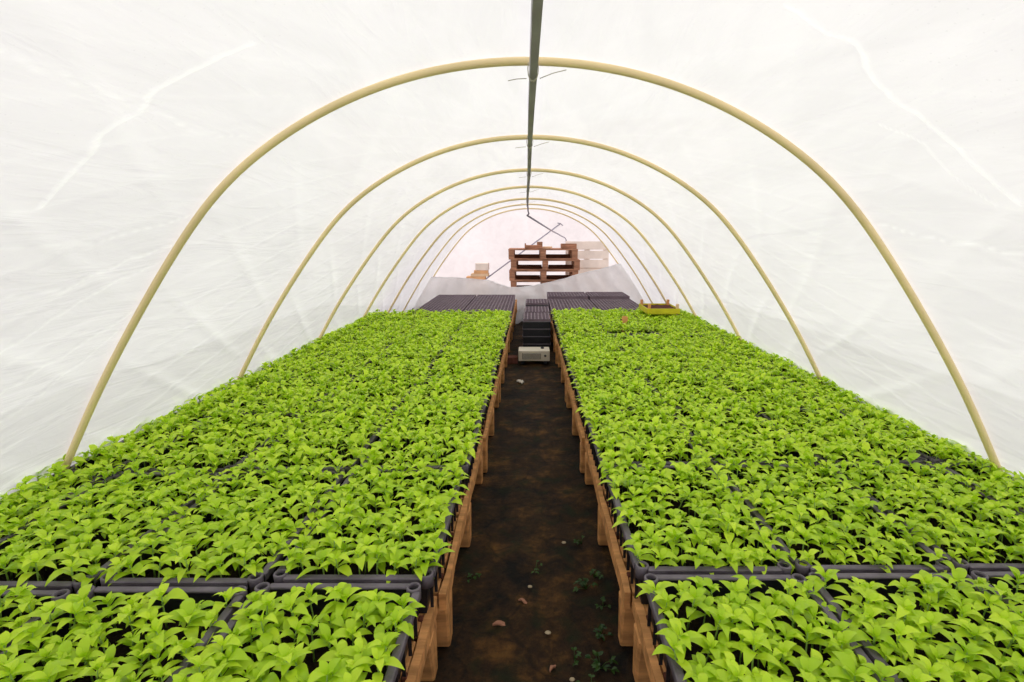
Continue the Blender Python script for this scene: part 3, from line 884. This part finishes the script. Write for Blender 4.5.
# ------------------------------------------------------------------ end of the tunnel: sagging curtain
ce = empty('end_curtain', (0, 7.75, 0))
tag(ce, 'loose milky plastic curtain sagging across the far end of the tunnel', 'plastic curtain')
cx = [-1.60, -1.409, -1.049, -.675, -.331, -.1, .165, .778, 1.299, 1.462, 1.62]
cz = [.50, .489, .474, .444, .339, .345, .384, .534, .638, .667, .69]
mb = MB(); nx, nz = 150, 36
for j in range(nz + 1):
    for i in range(nx + 1):
        u = i / nx; x = -1.60 + 3.22 * u; v = j / nz
        zt = float(np.interp(x, cx, cz))
        z = zt * v
        y = .035 * math.sin(x * 9 + 1.5 * math.sin(v * 3)) * (.4 + .6 * v) + .02 * math.sin(x * 23 + v * 4) + .05 * math.sin(v * 3.0 + x * 2) + .05 * v * v
        hx = float(np.interp(1.63 * (1 - z / apex(7.9)), FULL[len(FULL)//2:, 1], FULL[len(FULL)//2:, 0])) - .02
        mb.v.append((x / 1.61 * hx, y, z))
for j in range(nz):
    for i in range(nx): b = j*(nx+1) + i; mb.f.append((b, b+1, b+nx+2, b+nx+1))
mb.build('sheet', M['curtain'], ce, True)
fp = MB(); nn = 16
for j in range(nn + 1):
    for i in range(7):
        u, v = i/6, j/nn; x = -.186 + .126 * u; y = -.06 - 1.24 * v
        fp.v.append((x, y, .035 + .022 * math.sin(x * 40 + v * 5) + .10 * max(0, .15 - v)))
for j in range(nn):
    for i in range(6): b = j*7 + i; fp.f.append((b, b+7, b+8, b+1))
fp.build('trailing_flap', M['curtain'], ce, True)
# folded top hem
P = []
for i in range(nx + 1):
    v_ = mb.v[nz * (nx+1) + i]; P.append((v_[0], v_[1], v_[2] + .002))
m2 = MB(); m2.tube(P, .008, n=6); m2.build('rolled_hem', M['curtain'], ce, True)

# ------------------------------------------------------------------ beyond the tunnel
mb = MB(); nx, nz = 90, 60
for j in range(nz + 1):
    for i in range(nx + 1):
        x = -4.2 + 8.4 * i / nx; z = 3.4 * j / nz
        y = 10.95 + .035 * math.sin(x * 4.3 + z * 2.1) + .03 * math.sin(x * 1.7 - z * 3.7)
        mb.v.append((x, y, z))
for j in range(nz):
    for i in range(nx): b = j*(nx+1) + i; mb.f.append((b, b+1, b+nx+2, b+nx+1))
bw = mb.build('wall_back', M['backfilm'], smooth=True); bw['kind'] = 'structure'

PLH = .175
pb = [(n, m.mesh(n, M['darkwood_shade'] if n == 'shade_board' else M['oldwood'])) for n, m in pallet_meshes(1.17, .80, PLH, 7, 11, False, True)]
ST = ['lowest, behind the curtain', 'second pallet from the bottom', 'third pallet from the bottom', 'fourth pallet from the bottom', 'topmost full pallet']
sq = [0.0, .012, -.012, .015, -.022]
for k in range(5):
    r = empty('wooden_pallet', (.243 + sq[k], 8.75 + .01 * math.sin(k * 2), .0025 + k * (PLH + .003)), .02 * math.sin(k * 1.7))
    tag(r, f'weathered reddish pallet in the stack beyond the tunnel, {ST[k]}', 'pallet', 'pallets stacked behind the tunnel')
    for n, me in pb: link(n, me, r)
ztop = .0025 + 5 * (PLH + .003)
def timber(x, y, z, L, Wd, T, rz, mat, label, name='timber_offcut', rx=0, ry=0, parts=None):
    mb = MB(); mb.box(-L/2, L/2, -Wd/2, Wd/2, 0, T, .004)
    if parts == 'blocks':
        mb.box(L/2 - .09, L/2, -Wd/2 + .005, Wd/2 - .005, T, T + .055, .004); mb.box(-L/2, -L/2 + .02, -Wd/2 + .005, Wd/2 - .005, T, T + .03, .003)
    o = mb.build(name, M[mat]); o.location = (x, y, z); o.rotation_euler = (rx, ry, rz)
    tag(o, label, 'timber', 'loose wood beyond the tunnel')
timber(.06, 8.92, ztop, .30, .12, .06, .05, 'oldwood', 'short brown timber block with a raised end, left on top of the pallet stack', parts='blocks')
timber(.30, 9.0, ztop, .16, .10, .035, -.1, 'palewood', 'thin pale offcut in the middle of the tall pallet stack top')
timber(.66, 8.95, ztop, .26, .13, .085, .08, 'oldwood', 'thick brown offcut on the right end of the pallet stack top')

# pale, low pile of planks left of the pallets
zz = .0025; spec = [(.34, .105, 'palewood', 0), (.36, .105, 'palewood', .02), (.36, .095, 'palewood', 0), (.33, .105, 'tanwood', -.02), (.30, .050, 'palewood', .05), (.24, .055, 'tanwood', .07), (.22, .12, 'hazywood', .09)]
nm = ['lowest', 'second', 'third', 'fourth', 'fifth', 'sixth', 'topmost']
for k, (L, T, mt_, ox) in enumerate(spec):
    timber(-.92 + ox, 9.05, zz, L, .22, T, .03 * math.sin(k * 3), mt_, f'short plank in the low pale pile left of the pallet stack, {nm[k]}', name='wooden_plank')
    zz += T + .001

# pale pallet standing upright behind the stack, to the right
r = empty('wooden_pallet', (1.06, 9.75, .004), 0)
pp = [(n, m.mesh(n, M['hazywood'])) for n, m in pallet_meshes(.80, 1.0, .13, 6, 5)]
r.rotation_euler = (math.radians(86), 0, 0)
tag(r, 'pale wooden pallet standing on edge behind the right of the dark pallet stack', 'pallet')
for n, me in pp: link(n, me, r)

# two thin dark braces
mb = MB(); a, b_ = Vector((-.036, 7.14, apex(7.1) - .145)), Vector((.72, 10.8, 1.06))
mb.tube([a, a.lerp(b_, .5) + Vector((0, 0, -.01)), b_], .013, n=8)
mb.tube([b_ + Vector((0, -.02, 0)), b_ + Vector((.03, 0, -.05)), b_ + Vector((.02, .08, -.06))], .009, n=6)
o = mb.build('brace_pole', M['bar'], smooth=True)
tag(o, 'thin dark brace pole running down to the right from the end of the ridge bar', 'pole')
mb = MB(); a, b_ = Vector((-1.16, 9.5, .10)), Vector((.614, 10.82, 1.34))
a = Vector((-1.25, 9.32, .012)); mb.tube([a, a.lerp(b_, .5), b_], .014, n=8)
mb.tube([b_ + Vector((-.05, -.02, .02)), b_ + Vector((.01, 0, .01)), b_ + Vector((.06, .02, -.03))], .010, n=6)
o = mb.build('brace_pole', M['bar'], smooth=True)
tag(o, 'thin dark pole slanting up to the right behind the pallet stack', 'pole')
